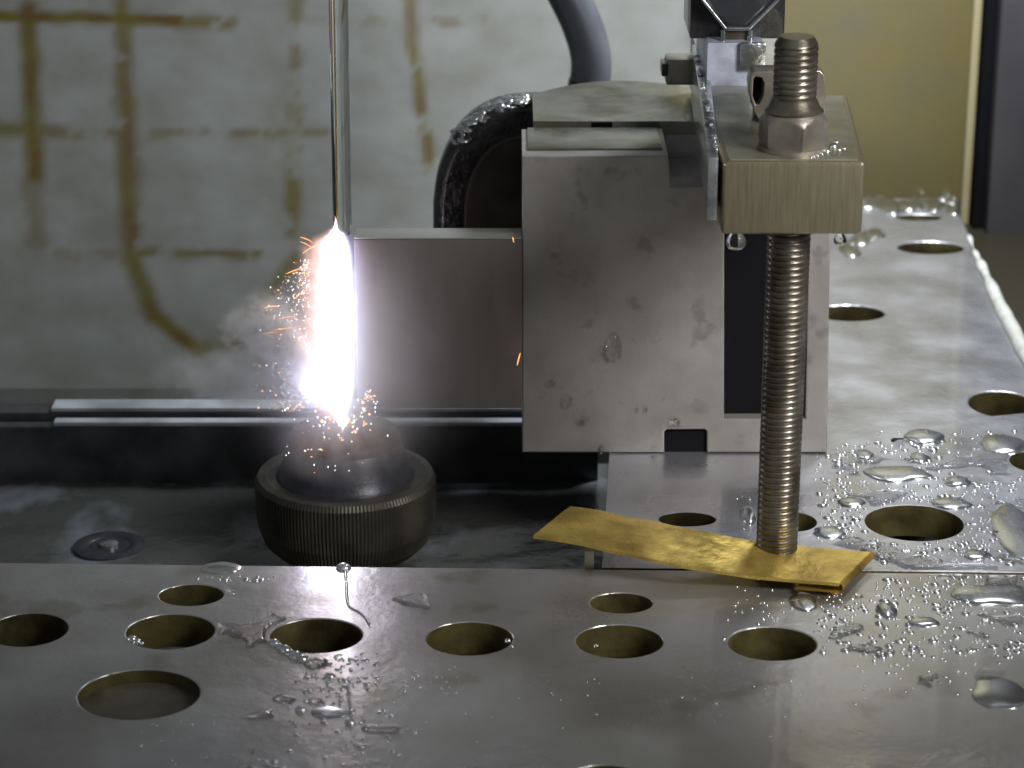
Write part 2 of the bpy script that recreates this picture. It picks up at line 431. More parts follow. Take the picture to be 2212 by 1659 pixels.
# lower shelf and step of the recess
q = PZ(0, 1012, -2.4)
tag(link('recess_ledge', box(-20, 1.6, q.y, q.y + 5.5, -2.9, -2.2, 0.08), M['floor']), 'dark raised ledge across the back of the recess floor', kind='structure')
q = PZ(235, 1165, -2.55)  # ring and bright core put in for a water ripple and its glint
t = empty('ripple_ring', (q.x, q.y, -2.6), 'round stand-in plug in the dark recess floor, glinting at left', 'ripple')
link('ripple_rim', lathe([(0.9, -2.9), (0.85, -2.70), (0.7, -2.665), (0.55, -2.68), (0.5, -2.72)], q.x, q.y, 48), M['noz'], t)
link('ripple_glint', lathe([(0.24, -2.8), (0.22, -2.64), (0.12, -2.61)], q.x, q.y, 32), M['bright'], t)
q = PZ(1272, 1222, 0)
t = empty('spacer_pin', (q.x, seam(q.x) + 0.3, -2.6), 'small pale square pin beside the corner of the table plate', 'pin')
link('pin_body', box(q.x - 0.09, q.x + 0.10, seam(q.x) + 0.06, seam(q.x) + 0.3, -2.7, 0.38, 0.02), M['pin'], t)
link('pin_shoe', box(q.x + 0.12, q.x + 0.27, seam(q.x) + 0.08, seam(q.x) + 0.45, -1.1, -0.06, 0.02), M['under'], t)

# ================================================================== CLAMPED STEEL BLOCKS
YB = -4.77


def XZ(pts, Y): return [(q.x, q.z) for q in (PY(p, r, Y) for p, r in pts)]


t = empty('steel_block', (3.7, YB + 1.2, 0), 'matt grey steel block with a deep dark slot, clamped behind the threaded rod', 'steel block')
out = XZ([(1128, 983), (1128, 338), (1443, 336), (1449, 403), (1795, 403), (1786, 992), (1527, 985), (1527, 932)], YB)
out += XZ([(1522, 928), (1441, 928), (1435, 933), (1435, 985)], YB)
z0b = min(z for x, z in out[:1]); out = [(x, max(z, 0.03) if z < 0.2 else z) for x, z in out]
pocket = XZ([(1565, 440), (1748, 440), (1740, 905), (1564, 905)], YB)
wallsheet('block_body', [out, pocket], YB, YB + 2.5, 0.035, M['block'], t)
tl = PY(1128, 338, YB)
tp = link('top_lip', box(tl.x + 0.12, PY(1436, 330, YB).x - 0.02, YB + 0.5, YB + 2.45, tl.z - 0.02, tl.z + 0.055, 0.03), M['block_top'], t)
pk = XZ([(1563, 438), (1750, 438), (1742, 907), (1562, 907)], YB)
wallsheet('slot_back', [pk], YB + 0.35, YB + 2.6, 0.02, M['black'], t)  # black fill painting the shade deep in the slot
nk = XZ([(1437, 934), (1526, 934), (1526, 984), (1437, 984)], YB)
wallsheet('notch_back', [nk], YB + 0.12, YB + 2.4, 0.01, M['black'], t)  # black fill painting the shade inside the notch
tag(tp, 'wet flat top with a shallow dish of water')

YR = YB + 2.78
t = empty('rear_block', (2.6, YR + 1.3, 0), 'wet steel block with a humped top, standing behind the slotted block', 'steel block')
zr = PY(1155, 262, YR).z
xs0, xs1 = PY(1152, 262, YR).x, PY(1512, 262, YR).x
bm = bmesh.new(); n = 26; rows = []
for j in range(9):
    yy = YR + 2.7 * j / 8; rw = []
    for i in range(n + 1):
        x = xs0 + (xs1 - xs0) * i / n
        hump = 0.26 * math.sin(math.pi * min(1, (i / n) * 1.02)) ** 0.8 * (j / 8) ** 1.3 + 0.16 * (j / 8) * (i / n)
        rw.append(bm.verts.new((x, yy, zr + hump + 0.02 * mnoise.noise((x, yy, 3)))))
    rows.append(rw)
for j in range(8):
    for i in range(n): bm.faces.new((rows[j][i], rows[j][i + 1], rows[j + 1][i + 1], rows[j + 1][i]))
r = bmesh.ops.extrude_face_region(bm, geom=list(bm.faces))
for v in [e for e in r['geom'] if isinstance(e, bmesh.types.BMVert)]: v.co.z = zr - 0.3
bmesh.ops.recalc_face_normals(bm, faces=bm.faces)
link('block_cap', bm, M['block_top'], t, 40)
link('block_body', box(xs0 + 0.02, xs1 + 0.3, YR + 0.02, YR + 2.6, 0.03, zr - 0.31, 0.03), M['block'], t)
kx = PY(1300, 258, YR)
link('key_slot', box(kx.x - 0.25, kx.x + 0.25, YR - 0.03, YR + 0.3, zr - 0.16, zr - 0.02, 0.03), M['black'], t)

# thin workpiece being cut
w0, w1 = PY(764, 515, YB - 0.1), PY(1126, 515, YB - 0.1); wb = PY(900, 882, YB - 0.1).z
t = empty('workpiece', ((w0.x + w1.x) / 2, YB + 0.3, wb), 'thin brown grey steel workpiece being cut, held against the slotted block', 'workpiece')
link('workpiece_body', box(w0.x, w1.x + 0.02, YB - 0.1, YB + 0.72, wb, w0.z - 0.025, 0.02), M['work'], t)
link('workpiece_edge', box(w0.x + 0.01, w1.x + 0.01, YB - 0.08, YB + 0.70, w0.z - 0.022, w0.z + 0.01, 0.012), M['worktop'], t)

# ================================================================== CLAMP BAR, ROD, NUT
YC = -11.93
zt, zb = 8.95, 7.47
fl, fr = PY(1563, 350, YC).x, PY(1869, 350, YC).x
bk = PZ(1830, 205, zt); bl = PZ(1523, 190, zt)
t = empty('clamp_bar', ((fl + fr) / 2, YC + 2.6, zb), 'brownish brushed steel clamp bar held down by the big hex nut', 'clamp bar')
ring = [(fl, YC), (fr, YC), (fr + (bk.x - fr) * 1.0, bk.y), (fl - 0.02, bk.y)]
link('bar_body', hexa([(x, y, zb) for x, y in ring], [(x, y, zt) for x, y in ring], 0.09, 3), M['bar'], t)
ring2 = [(fl + 0.12, YC + 0.12), (fr - 0.12, YC + 0.12), (bk.x - 0.1, bk.y - 0.1), (fl + 0.1, bk.y - 0.1)]
link('bar_top', hexa([(x, y, zt - 0.03) for x, y in ring2], [(x, y, zt + 0.012) for x, y in ring2], 0.01, 1), mat('bar_top_steel', (0.30, 0.30, 0.235), 0.42, 0.6, (0.19, 0.18, 0.13), 1.0, bump=0.02, bscale=2), t)
e0 = PZ(1530, 340, zt + 0.1); e1 = PZ(1495, 95, zt + 0.1)
t = empty('edge_strip', (e0.x, -8, zb), 'narrow bright wet steel strip running back along the left side of the clamp bar', 'steel strip')
wid0, wid1 = 0.20, 0.36
r2 = [(e0.x, e0.y), (e0.x + wid0, e0.y), (e1.x + wid1, e1.y), (e1.x, e1.y)]
link('strip_body', hexa([(x, y, zb + 0.3) for x, y in r2], [(x, y, zt + 0.1) for x, y in r2], 0.04, 2), M['bright'], t)
# bluish riser block behind the bar
r0 = PZ(1530, 183, zt); r1 = PZ(1648, 183, zt)
t = empty('riser_block', (r0.x + 0.8, r0.y + 1, zb), 'bluish shiny steel riser block behind the clamp bar, under the dark bolt head', 'steel block')
zr1 = PY(1540, 92, r0.y).z
link('riser_body', box(r0.x - 0.05, r1.x, r0.y, r0.y + 3.2, zb, zr1, 0.06), M['blue'], t)
link('riser_edge', box(PY(1598, 100, r0.y).x, r1.x + 0.03, r0.y - 0.16, r0.y - 0.004, PY(1600, 150, r0.y).z, zr1 + 0.02, 0.05), M['bright'], t)
# rest of the bar below the riser, joining the strip to the rear block
tag(link('packing_block', box(r0.x, fr - 0.5, bk.y + 0.05, 0.3, 7.56, zt - 0.02, 0.05), M['block']),
    'grey packing block lying behind the clamp bar under the riser block', 'steel block')
# grey bracket left of it
q0 = PY(1432, 128, -2.2); q1 = PY(1502, 185, -2.2)
t = empty('small_bracket', (q0.x + 0.3, -2, zr), 'small bent grey bracket left of the bluish riser block', 'bracket')
link('bracket_arm', box(q0.x + 0.08, q1.x, -2.2, -1.5, q1.z, q0.z, 0.07), M['nut'], t)
link('bracket_hook', box(q0.x - 0.03, q0.x + 0.13, -2.25, -1.6, q1.z + 0.22, q0.z - 0.1, 0.05), M['dark'], t)

# dark hexagonal bolt head at the top
HY = r0.y + 0.9
ca = PY(1590, 60, HY); hw = (PY(1688, 40, HY).x - PY(1484, 40, HY).x) / 2
zb0 = PY(1590, 88, HY - 0.7).z
t = empty('hex_bolt', (ca.x, HY, zb0), 'big dark oily bolt head above the bluish riser block', 'bolt')
link('bolt_body', box(ca.x - hw, ca.x + hw, HY - 0.3, HY + 1.8, zb0 - 0.05, zb0 + 5, 0.06), M['dark'], t)
# funnel shaped face with a bright rim in front
dc = PY(1592, -40, HY - 0.4)
pr3 = XZ([(1505, -200), (1500, -30), (1530, 22), (1572, 58), (1614, 58), (1655, 22), (1690, -30), (1690, -200)], HY - 0.5)
wallsheet('bolt_face', [pr3], HY - 0.75, HY - 0.32, 0.16, mat('dark_bluish_gloss', (0.09, 0.10, 0.115), 0.12, 0.6, bump=0.03, bscale=1.5, coat=0.6), t, 4)
for (a_, b_) in (((1503, -20), (1568, 62)), ((1568, 62), (1618, 62)), ((1618, 62), (1690, -10))):
    link('bright_rim', tube([PY(*a_, HY - 0.78), PY(*b_, HY - 0.78)], 0.045, 8), M['bright'], t, 60)
for x in (1562, 1622):
    link('foot', tube([PY(x, 64, HY - 0.72), PY(x, 88, HY - 0.72)], 0.06, 8), M['bright'], t, 60)
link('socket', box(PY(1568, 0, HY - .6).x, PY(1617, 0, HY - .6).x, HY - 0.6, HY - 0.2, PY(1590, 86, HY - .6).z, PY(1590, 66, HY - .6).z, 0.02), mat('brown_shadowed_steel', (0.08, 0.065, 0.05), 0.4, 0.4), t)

# threaded rod
rf = PZ(1677, 1198, 0.15); rt = PY(1716, 78, rf.y)
RY = rf.y; RXc = rf.x
NT = 28; pitch = 0.13; zlo, zhi = 0.02, rt.z
R0 = (PY(1722, 1100, RY).x - PY(1632, 1100, RY).x) / 2


def xaxis(z): return RXc + (PY(1712, 250, RY).x - RXc) * 0 + 0.0 * z


per = 7; nzr = int((zhi - zlo) / pitch * per)
bm = bmesh.new(); rings = []
for j in range(nzr + 1):
    z = zlo + (zhi - zlo) * j / nzr; rg = []
    for i in range(NT):
        ph = 2 * math.pi * i / NT
        u = ((z - pitch * i / NT) / pitch) % 1.0
        tri = 1 - abs(2 * u - 1)
        r = R0 - 0.034 * (1 - min(1, tri * 2.0)) ** 1.3 + 0.004 * mnoise.noise((math.cos(ph) * 3, math.sin(ph) * 3, z * 3))
        top = (zhi - z)
        if top < 0.16: r = min(r, R0 * (0.78 + 0.22 * (top / 0.16)))
        rg.append(bm.verts.new((RXc + r * math.cos(ph), RY + r * math.sin(ph), z)))
    rings.append(rg)
for j in range(nzr):
    for i in range(NT): bm.faces.new((rings[j][i], rings[j][(i + 1) % NT], rings[j + 1][(i + 1) % NT], rings[j + 1][i]))
bm.faces.new(rings[-1]); bm.faces.new(list(reversed(rings[0])))
rod = link('threaded_rod', bm, M['thread'], None, 50)
tag(rod, 'tall worn steel threaded rod rising from the brass strip through the clamp bar', 'threaded rod')

# nut
nh = 0.74; nr = (PY(1797, 290, RY).x - PY(1645, 290, RY).x) / 2 / math.cos(math.radians(8))
zn = zt + 0.05; ncx = PY(1720, 290, RY).x
t = empty('hex_nut', (RXc, RY, zn), 'large steel hex nut tightened on the threaded rod above the clamp bar', 'nut')


def hexnut(cx, cy, z, R, h, rot):
    b = bmesh.new(); n = 72; prof = []
    rin = R * 0.80
    lv = [(0.0, 1.0, 0), (0.0, 1.0, 0)]
    zs = [0, 0.08, 0.62, 0.72, 0.80, 0.88, 0.94, 1.0]
    rings = []
    for k_, f in enumerate(zs):
        ring = []
        for i in range(n):
            a_ = 2 * math.pi * i / n
            m_ = ((a_ + rot) % (math.pi / 3)) - math.pi / 6
            hexr = R * math.cos(math.pi / 6) / math.cos(m_)
            cone = R * 1.0 - max(0, f - 0.62) * h * 0.75
            if f == 0: cone = R * 0.97
            r = min(hexr, cone) * (0.985 if f == 0 else 1)
            ring.append(b.verts.new((cx + r * math.cos(a_), cy + r * math.sin(a_), z + f * h)))
        rings.append(ring)
    ring = [b.verts.new((cx + (R0 + 0.02) * math.cos(2 * math.pi * i / n), cy + (R0 + 0.02) * math.sin(2 * math.pi * i / n), z + h * 1.02)) for i in range(n)]
    rings.append(ring)
    for k_ in range(len(rings) - 1):
        for i in range(n): b.faces.new((rings[k_][i], rings[k_][(i + 1) % n], rings[k_ + 1][(i + 1) % n], rings[k_ + 1][i]))
    b.faces.new(list(reversed(rings[0]))); return b


link('nut_body', hexnut(RXc, RY, zn + 0.06, nr, nh, math.radians(20)), M['nut'], t, 22)
link('nut_collar', lathe([(R0 + 0.16, zn + nh), (R0 + 0.08, zn + nh + 0.08), (R0 + 0.02, zn + nh + 0.22), (R0 - 0.02, zn + nh + 0.27)], RXc, RY, 48, False), M['thread'], t, 60)
link('washer', lathe([(nr * 0.98, zn - 0.035), (nr * 0.98, zn + 0.05), (nr * 0.9, zn + 0.065)], RXc, RY, 64), M['nut'], t, 40)

# dark slotted lug standing behind the rod
LY = RY + 2.2
lo = PZ(1650, 300, zt)
pts = [PY(a_, b_, LY) for a_, b_ in [(1622, 158), (1630, 152), (1770, 150), (1780, 160), (1783, 190), (1781, 262), (1640, 262), (1628, 238), (1620, 210), (1617, 180)]]
t = empty('slotted_lug', (PY(1700, 230, LY).x, LY, zt), 'dark slotted lug standing close behind the threaded rod', 'lug')
ol = [(p.x, p.z) for p in pts]
sl = XZ([(1627, 168), (1632, 163), (1645, 166), (1650, 178), (1648, 205), (1640, 222), (1632, 224), (1625, 205)], LY)
wallsheet('lug_body', [ol, sl], LY - 0.1, LY + 0.5, 0.02, M['nut'], t)
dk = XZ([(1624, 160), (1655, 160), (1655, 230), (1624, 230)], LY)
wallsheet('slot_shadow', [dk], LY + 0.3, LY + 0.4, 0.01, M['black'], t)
link('lug_foot', box(ol[0][0] + 0.1, ol[0][0] + 1.2, LY - 0.05, LY + 0.45, zt + 0.02, PY(1700, 255, LY).z + 0.1, 0.03), M['dark'], t)

# ================================================================== BRASS STRIP
t = empty('brass_strip', (RXc, RY, 0), 'folded yellow brass strip lying under the foot of the threaded rod', 'brass strip')
zL, zR = 0.95, 0.30
top_e = [(1232, 1096, zL), (1300, 1103, 0.9), (1380, 1118, .8), (1470, 1136, .65), (1560, 1156, .5), (1650, 1172, .36), (1740, 1180, zR), (1880, 1192, zR)]
bot_e = [(1152, 1156, zL), (1230, 1168, 0.9), (1310, 1186, .8), (1400, 1206, .65), (1500, 1226, .5), (1600, 1240, .36), (1700, 1251, zR), (1812, 1262, zR)]
bm = bmesh.new(); up_, dn_ = [], []; NS = 6
bk_pts = smoothpath([PZ(*p) for p in top_e], 6); fr_pts = smoothpath([PZ(*p) for p in bot_e], 6)
for p, q in zip(bk_pts, fr_pts):
    ru, rd = [], []
    for s_ in range(NS + 1):
        w = p.lerp(q, s_ / NS); w.z += 0.035 * mnoise.noise((w.x * 1.3, w.y * 1.3, 7)) + 0.02 * math.sin(s_ / NS * math.pi)
        ru.append(bm.verts.new(w)); rd.append(bm.verts.new(w - Vector((0, 0, 0.07))))
    up_.append(ru); dn_.append(rd)
for i in range(len(up_) - 1):
    for s_ in range(NS):
        bm.faces.new((up_[i][s_], up_[i][s_ + 1], up_[i + 1][s_ + 1], up_[i + 1][s_]))
        bm.faces.new((dn_[i][s_], dn_[i + 1][s_], dn_[i + 1][s_ + 1], dn_[i][s_ + 1]))
    bm.faces.new((up_[i][0], up_[i + 1][0], dn_[i + 1][0], dn_[i][0])); bm.faces.new((up_[i][NS], dn_[i][NS], dn_[i + 1][NS], up_[i + 1][NS]))
for e_ in (0, -1):
    for s_ in range(NS): bm.faces.new((up_[e_][s_], dn_[e_][s_], dn_[e_][s_ + 1], up_[e_][s_ + 1]))
bmesh.ops.recalc_face_normals(bm, faces=bm.faces)
link('strip_top', bm, M['brass'], t, 60)
# folded end: the sheet turns under itself at the right
A, Bq = PZ(1880, 1192, zR), PZ(1812, 1262, zR)
bm = bmesh.new(); rg = []
outx = Vector((1, 0.15, 0)).normalized()
for s_ in range(11):
    an = math.pi * s_ / 10; rr = []
    for q in (A, Bq): rr.append(bm.verts.new(q + outx * (0.09 * math.sin(an)) + Vector((0, 0, -0.10 + 0.10 * math.cos(an)))))
    rg.append(rr)
for q_ in (0.3, 0.6, 0.9): rg.append([bm.verts.new(q - Vector((q_, -0.11 * q_, 0.20 - 0.05 * q_))) for q in (A, Bq)])
for i in range(len(rg) - 1): bm.faces.new((rg[i][0], rg[i][1], rg[i + 1][1], rg[i + 1][0]))
r = bmesh.ops.solidify(bm, geom=list(bm.faces), thickness=0.035)
link('folded_end', bm, M['brass'], t, 60)

# ================================================================== LOWER NOZZLE
NC = PZ(746, 1020, -0.4); nx_, ny_ = NC.x, NC.y
t = empty('lower_nozzle', (nx_, ny_, -2.7), 'dark lower wire nozzle with a knurled collar standing in the recess', 'nozzle')
Rk = 196 / 92.6
bm = lathe([(Rk * 0.62, -2.7), (Rk * 0.62, -2.45), (Rk * 0.80, -2.25), (Rk * 0.92, -2.0), (Rk * 0.985, -1.6), (Rk, -1.2), (Rk, -0.56), (Rk * 0.965, -0.42), (Rk * 0.88, -0.40), (Rk * 0.76, -0.44)], nx_, ny_, 300)
for v in bm.verts:
    if -2.1 < v.co.z < -0.5:
        i = round(math.atan2(v.co.y - ny_, v.co.x - nx_) / (2 * math.pi) * 300)
        if i % 2: v.co.x += (nx_ - v.co.x) * 0.012; v.co.y += (ny_ - v.co.y) * 0.012
link('knurled_collar', bm, M['knurl'], t, 12)
link('nozzle_bell', lathe([(Rk * 0.78, -0.9), (Rk * 0.78, -0.5), (Rk * 0.74, -0.34), (1.48, -0.15), (1.38, 0.15), (1.3, 0.4), (1.2, 0.55)], nx_, ny_, 64), M['noz'], t, 50)
link('nozzle_cup', lathe([(1.3, 0.38), (1.31, 0.48), (1.24, 0.62), (1.0, 0.74), (0.6, 0.80), (0.2, 0.82)], nx_, ny_, 64), M['cup'], t, 50)

# ================================================================== WATER JET, WIRE, ARC
jt, jb = PY(729, -120, YB - 0.1), PY(740, 505, YB - 0.1)
t = empty('water_jet', jb, 'straight clear water jet column coming down round the cutting wire', 'water jet')
link('jet_column', tube([jt.lerp(jb, i / 40) + Vector((0.006 * mnoise.noise((i * .4, 0, 1)), 0, 0)) for i in range(41)], [0.215] * 40 + [0.17], 40), M['jet'], t, 80)
wt, wb_ = PY(722, -120, YB - 0.1), PY(732, 500, YB - 0.1)
tag(link('cutting_wire', tube([wt, wb_, PY(738, 900, YB - 0.1)], 0.016, 10), M['wire'], None, 80), 'thin brass cutting wire running down inside the water jet', 'wire')

# the glowing discharge: a luminous volume, brightest in its core
zA0, zA1 = PY(742, 905, YB - 0.15).z, PY(728, 503, YB - 0.15).z
xA0, xA1 = PY(743, 905, YB - 0.15).x, PY(728, 503, YB - 0.15).x


def volmat(name, build):
    m = bpy.data.materials.new(name); m.use_nodes = True; nt = m.node_tree
    nt.nodes.remove(nt.nodes['Principled BSDF'])
    build(nt, nt.nodes, nt.links, nt.nodes['Material Output']); return m


class G:
    """small helper to write maths in nodes"""
    def __init__(s, nt): s.nt = nt
    def m(s, op, *a, clamp=False):
        n = s.nt.nodes.new('ShaderNodeMath'); n.operation = op; n.use_clamp = clamp
        for i, v in enumerate(a):
            if isinstance(v, (int, float)): n.inputs[i].default_value = v
            else: s.nt.links.new(v, n.inputs[i])
        return n.outputs[0]
    def curve(s, x, pts):
        n = s.nt.nodes.new('ShaderNodeFloatCurve'); c = n.mapping.curves[0]
        c.points[0].location = pts[0]; c.points[1].location = pts[-1]
        for p in pts[1:-1]: c.points.new(*p)
        n.mapping.update(); s.nt.links.new(x, n.inputs[1]); return n.outputs[0]
    def step(s, x, a, b):
        n = s.nt.nodes.new('ShaderNodeMapRange'); n.interpolation_type = 'SMOOTHSTEP'
        n.inputs[1].default_value = a; n.inputs[2].default_value = b; s.nt.links.new(x, n.inputs[0]); return n.outputs[0]
    def noise(s, vec, sc, stretch, det=4):
        mp = s.nt.nodes.new('ShaderNodeMapping'); mp.inputs['Scale'].default_value = stretch
        t = s.nt.nodes.new('ShaderNodeTexNoise'); t.inputs['Scale'].default_value = sc; t.inputs['Detail'].default_value = det
        s.nt.links.new(vec, mp.inputs[0]); s.nt.links.new(mp.outputs[0], t.inputs['Vector']); return t.outputs['Fac']


def build_arc(nt, N, L, out):
    g = G(nt); tc = N.new('ShaderNodeTexCoord'); sx = N.new('ShaderNodeSeparateXYZ'); L.new(tc.outputs['Object'], sx.inputs[0])
    x, y, z = sx.outputs
    tt = g.m('DIVIDE', g.m('SUBTRACT', z, zA0), zA1 - zA0)
    x0 = g.m('ADD', xA0, g.m('MULTIPLY', tt, xA1 - xA0))
    u = g.m('SUBTRACT', x, x0); v = g.m('SUBTRACT', y, YB - 0.35)
    wl = g.curve(g.m('DIVIDE', tt, 1.1, clamp=True), [(0, 0.02), (0.035, 0.14), (0.09, 0.30), (0.2, 0.40), (0.5, 0.42), (0.75, 0.38), (0.86, 0.32), (0.915, 0.15), (0.96, 0.02), (1, 0.0)])
    wr = g.curve(g.m('DIVIDE', tt, 1.1, clamp=True), [(0, 0.02), (0.05, 0.10), (0.15, 0.24), (0.4, 0.33), (0.65, 0.34), (0.84, 0.29), (0.91, 0.18), (0.93, 0.06), (0.96, 0.02), (1, 0.0)])
    isl = g.m('LESS_THAN', u, 0.0)
    w = g.m('ADD', g.m('MULTIPLY', isl, wl), g.m('MULTIPLY', g.m('SUBTRACT', 1, isl), wr))
    w = g.m('ADD', w, 0.004)
    nzv = g.noise(tc.outputs['Object'], 4.0, (1, 1, 0.8), 8)
    uu = g.m('DIVIDE', g.m('ABSOLUTE', u), w)
    r = g.m('SQRT', g.m('ADD', g.m('MULTIPLY', uu, uu), g.m('POWER', g.m('DIVIDE', v, 0.40), 2)))
    r2 = g.m('ADD', r, g.m('MULTIPLY', g.m('SUBTRACT', nzv, 0.5), g.m('ADD', 0.35, g.m('MULTIPLY', isl, 1.6))))
    core = g.m('MULTIPLY', g.step(r2, 1.3, 0.15), 7.0)
    halo = g.m('MULTIPLY', g.m('POWER', g.step(r2, 3.1, 0.5), 2.2), 2.6)
    halo = g.m('MULTIPLY', halo, g.m('ADD', 0.25, g.m('MULTIPLY', isl, 0.75)))
    e1 = N.new('ShaderNodeEmission'); e1.inputs[0].default_value = (0.93, 0.93, 1.0, 1); L.new(core, e1.inputs[1])
    e2 = N.new('ShaderNodeEmission'); L.new(halo, e2.inputs[1])
    mxc = N.new('ShaderNodeMix'); mxc.data_type = 'RGBA'; L.new(isl, mxc.inputs['Factor'])
    mxc.inputs[6].default_value = (0.50, 0.48, 1.0, 1); mxc.inputs[7].default_value = (1.0, 0.55, 0.50, 1); L.new(mxc.outputs[2], e2.inputs[0])
    ad = N.new('ShaderNodeAddShader'); L.new(e1.outputs[0], ad.inputs[0]); L.new(e2.outputs[0], ad.inputs[1])
    L.new(ad.outputs[0], out.inputs['Volume'])


am = volmat('glowing_discharge', build_arc)
t = empty('electric_arc', ((xA0 + xA1) / 2, YB - 0.3, zA0), 'blinding white electric arc burning down the left edge of the workpiece', 'electric arc')
link('arc_glow', box(xA0 - 1.5, xA0 + 0.72, YB - 0.85, YB - 0.104, zA0 - 0.15, zA1 + 0.4, 0), am, t, None)
link('arc_core', tube([(xA0 + (xA1 - xA0) * s_, YB - 0.32, zA0 + (zA1 - zA0) * s_) for s_ in (0.0, 0.1, 0.3, 0.6, 0.85, 0.96)], [0.05, 0.07, 0.12, 0.13, 0.09, 0.02], 12), M['hot'], t, 60)
q = PY(741, 908, YB - 0.35); 
bm = bmesh.new(); bmesh.ops.create_icosphere(bm, subdivisions=3, radius=0.13)
for v in bm.verts: v.co = v.co * (1 + 0.35 * mnoise.noise(v.co * 11)) + q
link('arc_foot', bm, M['hot'], t, 60)


# spray blown to the left, lit by the arc
def build_spray(nt, N, L, out):
    g = G(nt); tc = N.new('ShaderNodeTexCoord'); sx = N.new('ShaderNodeSeparateXYZ'); L.new(tc.outputs['Object'], sx.inputs[0])
    x, y, z = sx.outputs
    ax, az = xA0 - 0.1, zA0 + 0.22
    dx = g.m('SUBTRACT', ax, x); dz = g.m('SUBTRACT', z, az)
    rr = g.m('SQRT', g.m('ADD', g.m('MULTIPLY', dx, dx), g.m('MULTIPLY', dz, dz)))
    ang = g.m('ARCTAN2', dz, dx)
    dy = g.m('ABSOLUTE', g.m('SUBTRACT', y, YB - 0.35))
    n1 = g.noise(tc.outputs['Object'], 3.0, (1, 1, 1.4), 7); n2 = g.noise(tc.outputs['Object'], 1.1, (1, 1, 1), 4)
    ang = g.m('ADD', ang, g.m('MULTIPLY', g.m('SUBTRACT', n1, 0.5), 0.35))
    fan = g.m('MULTIPLY', g.step(ang, 0.60, 0.78), g.step(ang, 1.25, 0.80))
    fan = g.m('MULTIPLY', fan, g.step(rr, 3.6, 1.0))
    fan = g.m('MULTIPLY', fan, g.step(dy, 0.45, 0.05))
    # soft mist drifting further to the left
    ex = g.m('DIVIDE', g.m('ADD', x, 5.9), 2.5); ez = g.m('DIVIDE', g.m('SUBTRACT', z, 2.05), 0.85)
    er = g.m('SQRT', g.m('ADD', g.m('MULTIPLY', ex, ex), g.m('MULTIPLY', ez, ez)))
    mist = g.m('MULTIPLY', g.step(er, 1.1, 0.0), g.m('MULTIPLY', g.step(dy, 0.7, 0.1), g.step(n2, 0.35, 0.62)))
    hx = g.m('DIVIDE', g.m('ADD', x, 3.7), 3.0); hz = g.m('DIVIDE', g.m('SUBTRACT', z, 2.2), 3.9); hy = g.m('DIVIDE', g.m('SUBTRACT', y, YB - 0.9), 1.4)
    hr = g.m('SQRT', g.m('ADD', g.m('ADD', g.m('MULTIPLY', hx, hx), g.m('MULTIPLY', hy, hy)), g.m('MULTIPLY', hz, hz)))
    mist = g.m('ADD', mist, g.m('MULTIPLY', g.m('POWER', g.step(hr, 1.0, 0.0), 1.5), g.m('ADD', 0.13, g.m('MULTIPLY', n2, 0.22))))  # adds a round veil to the mist as the arc's bloom
    d = g.m('ADD', g.m('MULTIPLY', fan, g.m('MULTIPLY', g.step(n1, 0.3, 0.65), 60.0)), g.m('MULTIPLY', mist, 3.2))
    p = N.new('ShaderNodeVolumeScatter'); p.inputs['Color'].default_value = (0.97, 0.93, 0.98, 1); L.new(d, p.inputs['Density'])
    L.new(p.outputs[0], out.inputs['Volume'])


sm = volmat('fine_water_spray', build_spray)
sp = link('spray_mist', box(-9.4, -0.6, YB - 2.4, YB + 0.55, -1.8, 6.2, 0), sm, None, None)
tag(sp, 'pale lavender spray mist thrown to the left of the arc, with a veil round it for bloom', kind='stuff')

def build_splash(nt, N, L, out):
    g = G(nt); tc = N.new('ShaderNodeTexCoord'); sx = N.new('ShaderNodeSeparateXYZ'); L.new(tc.outputs['Object'], sx.inputs[0])
    x, y, z = sx.outputs
    n1 = g.noise(tc.outputs['Object'], 2.2, (1, 1, .6), 6)
    q2 = [g.m('POWER', g.m('DIVIDE', g.m('SUBTRACT', a_, c_), r_), 2) for a_, c_, r_ in ((x, nx_, 1.75), (y, ny_ - 0.6, 1.9), (z, 0.55, 1.0))]
    r_ = g.m('SQRT', g.m('ADD', g.m('ADD', q2[0], q2[1]), q2[2]))
    d = g.m('MULTIPLY', g.step(r_, 1.0, 0.2), g.m('MULTIPLY', g.step(n1, 0.25, 0.65), 1.5))
    p = N.new('ShaderNodeVolumeScatter'); p.inputs['Color'].default_value = (0.98, 0.86, 0.82, 1); L.new(d, p.inputs['Density'])  # warm tint puts the arc's orange glow into the mist
    L.new(p.outputs[0], out.inputs['Volume'])


tag(link('splash_mist', box(nx_ - 1.8, nx_ + 1.8, ny_ - 2.6, ny_ + 1.4, -0.38, 1.6, 0), volmat('splash_mist', build_splash), None, None), 'thin splash mist tinted with arc glow, hanging round the top of the lower nozzle', kind='stuff')

# sparks
SP = [((648, 512), (676, 524), .012), ((648, 522), (672, 534), .010), ((653, 548), (688, 528), .013), ((617, 592), (660, 578), .015), ((570, 665), (604, 662), .013),
      ((586, 715), (640, 708), .008), ((564, 722), (606, 718), .006), ((634, 886), (650, 870), .018), ((1107, 512), (1110, 524), .012), ((1117, 790), (1124, 762), .016),
      ((600, 690), (640, 684), .008), ((640, 640), (662, 628), .010)]
SL = ['short orange spark left of the top of the arc', 'second orange spark just under the topmost one', 'curved orange spark at the upper shoulder of the arc',
      'longest bright orange spark pointing down to the left', 'level orange spark furthest to the left at mid height', 'thin pale spark low on the left side',
      'faintest thin spark lowest on the left side', 'bright orange zigzag spark beside the nozzle cup', 'tiny orange spark at the upper corner where workpiece meets block',
      'orange spark glowing in the gap between workpiece and block', 'thin orange spark under the level one', 'small orange spark near the middle shoulder of the arc']
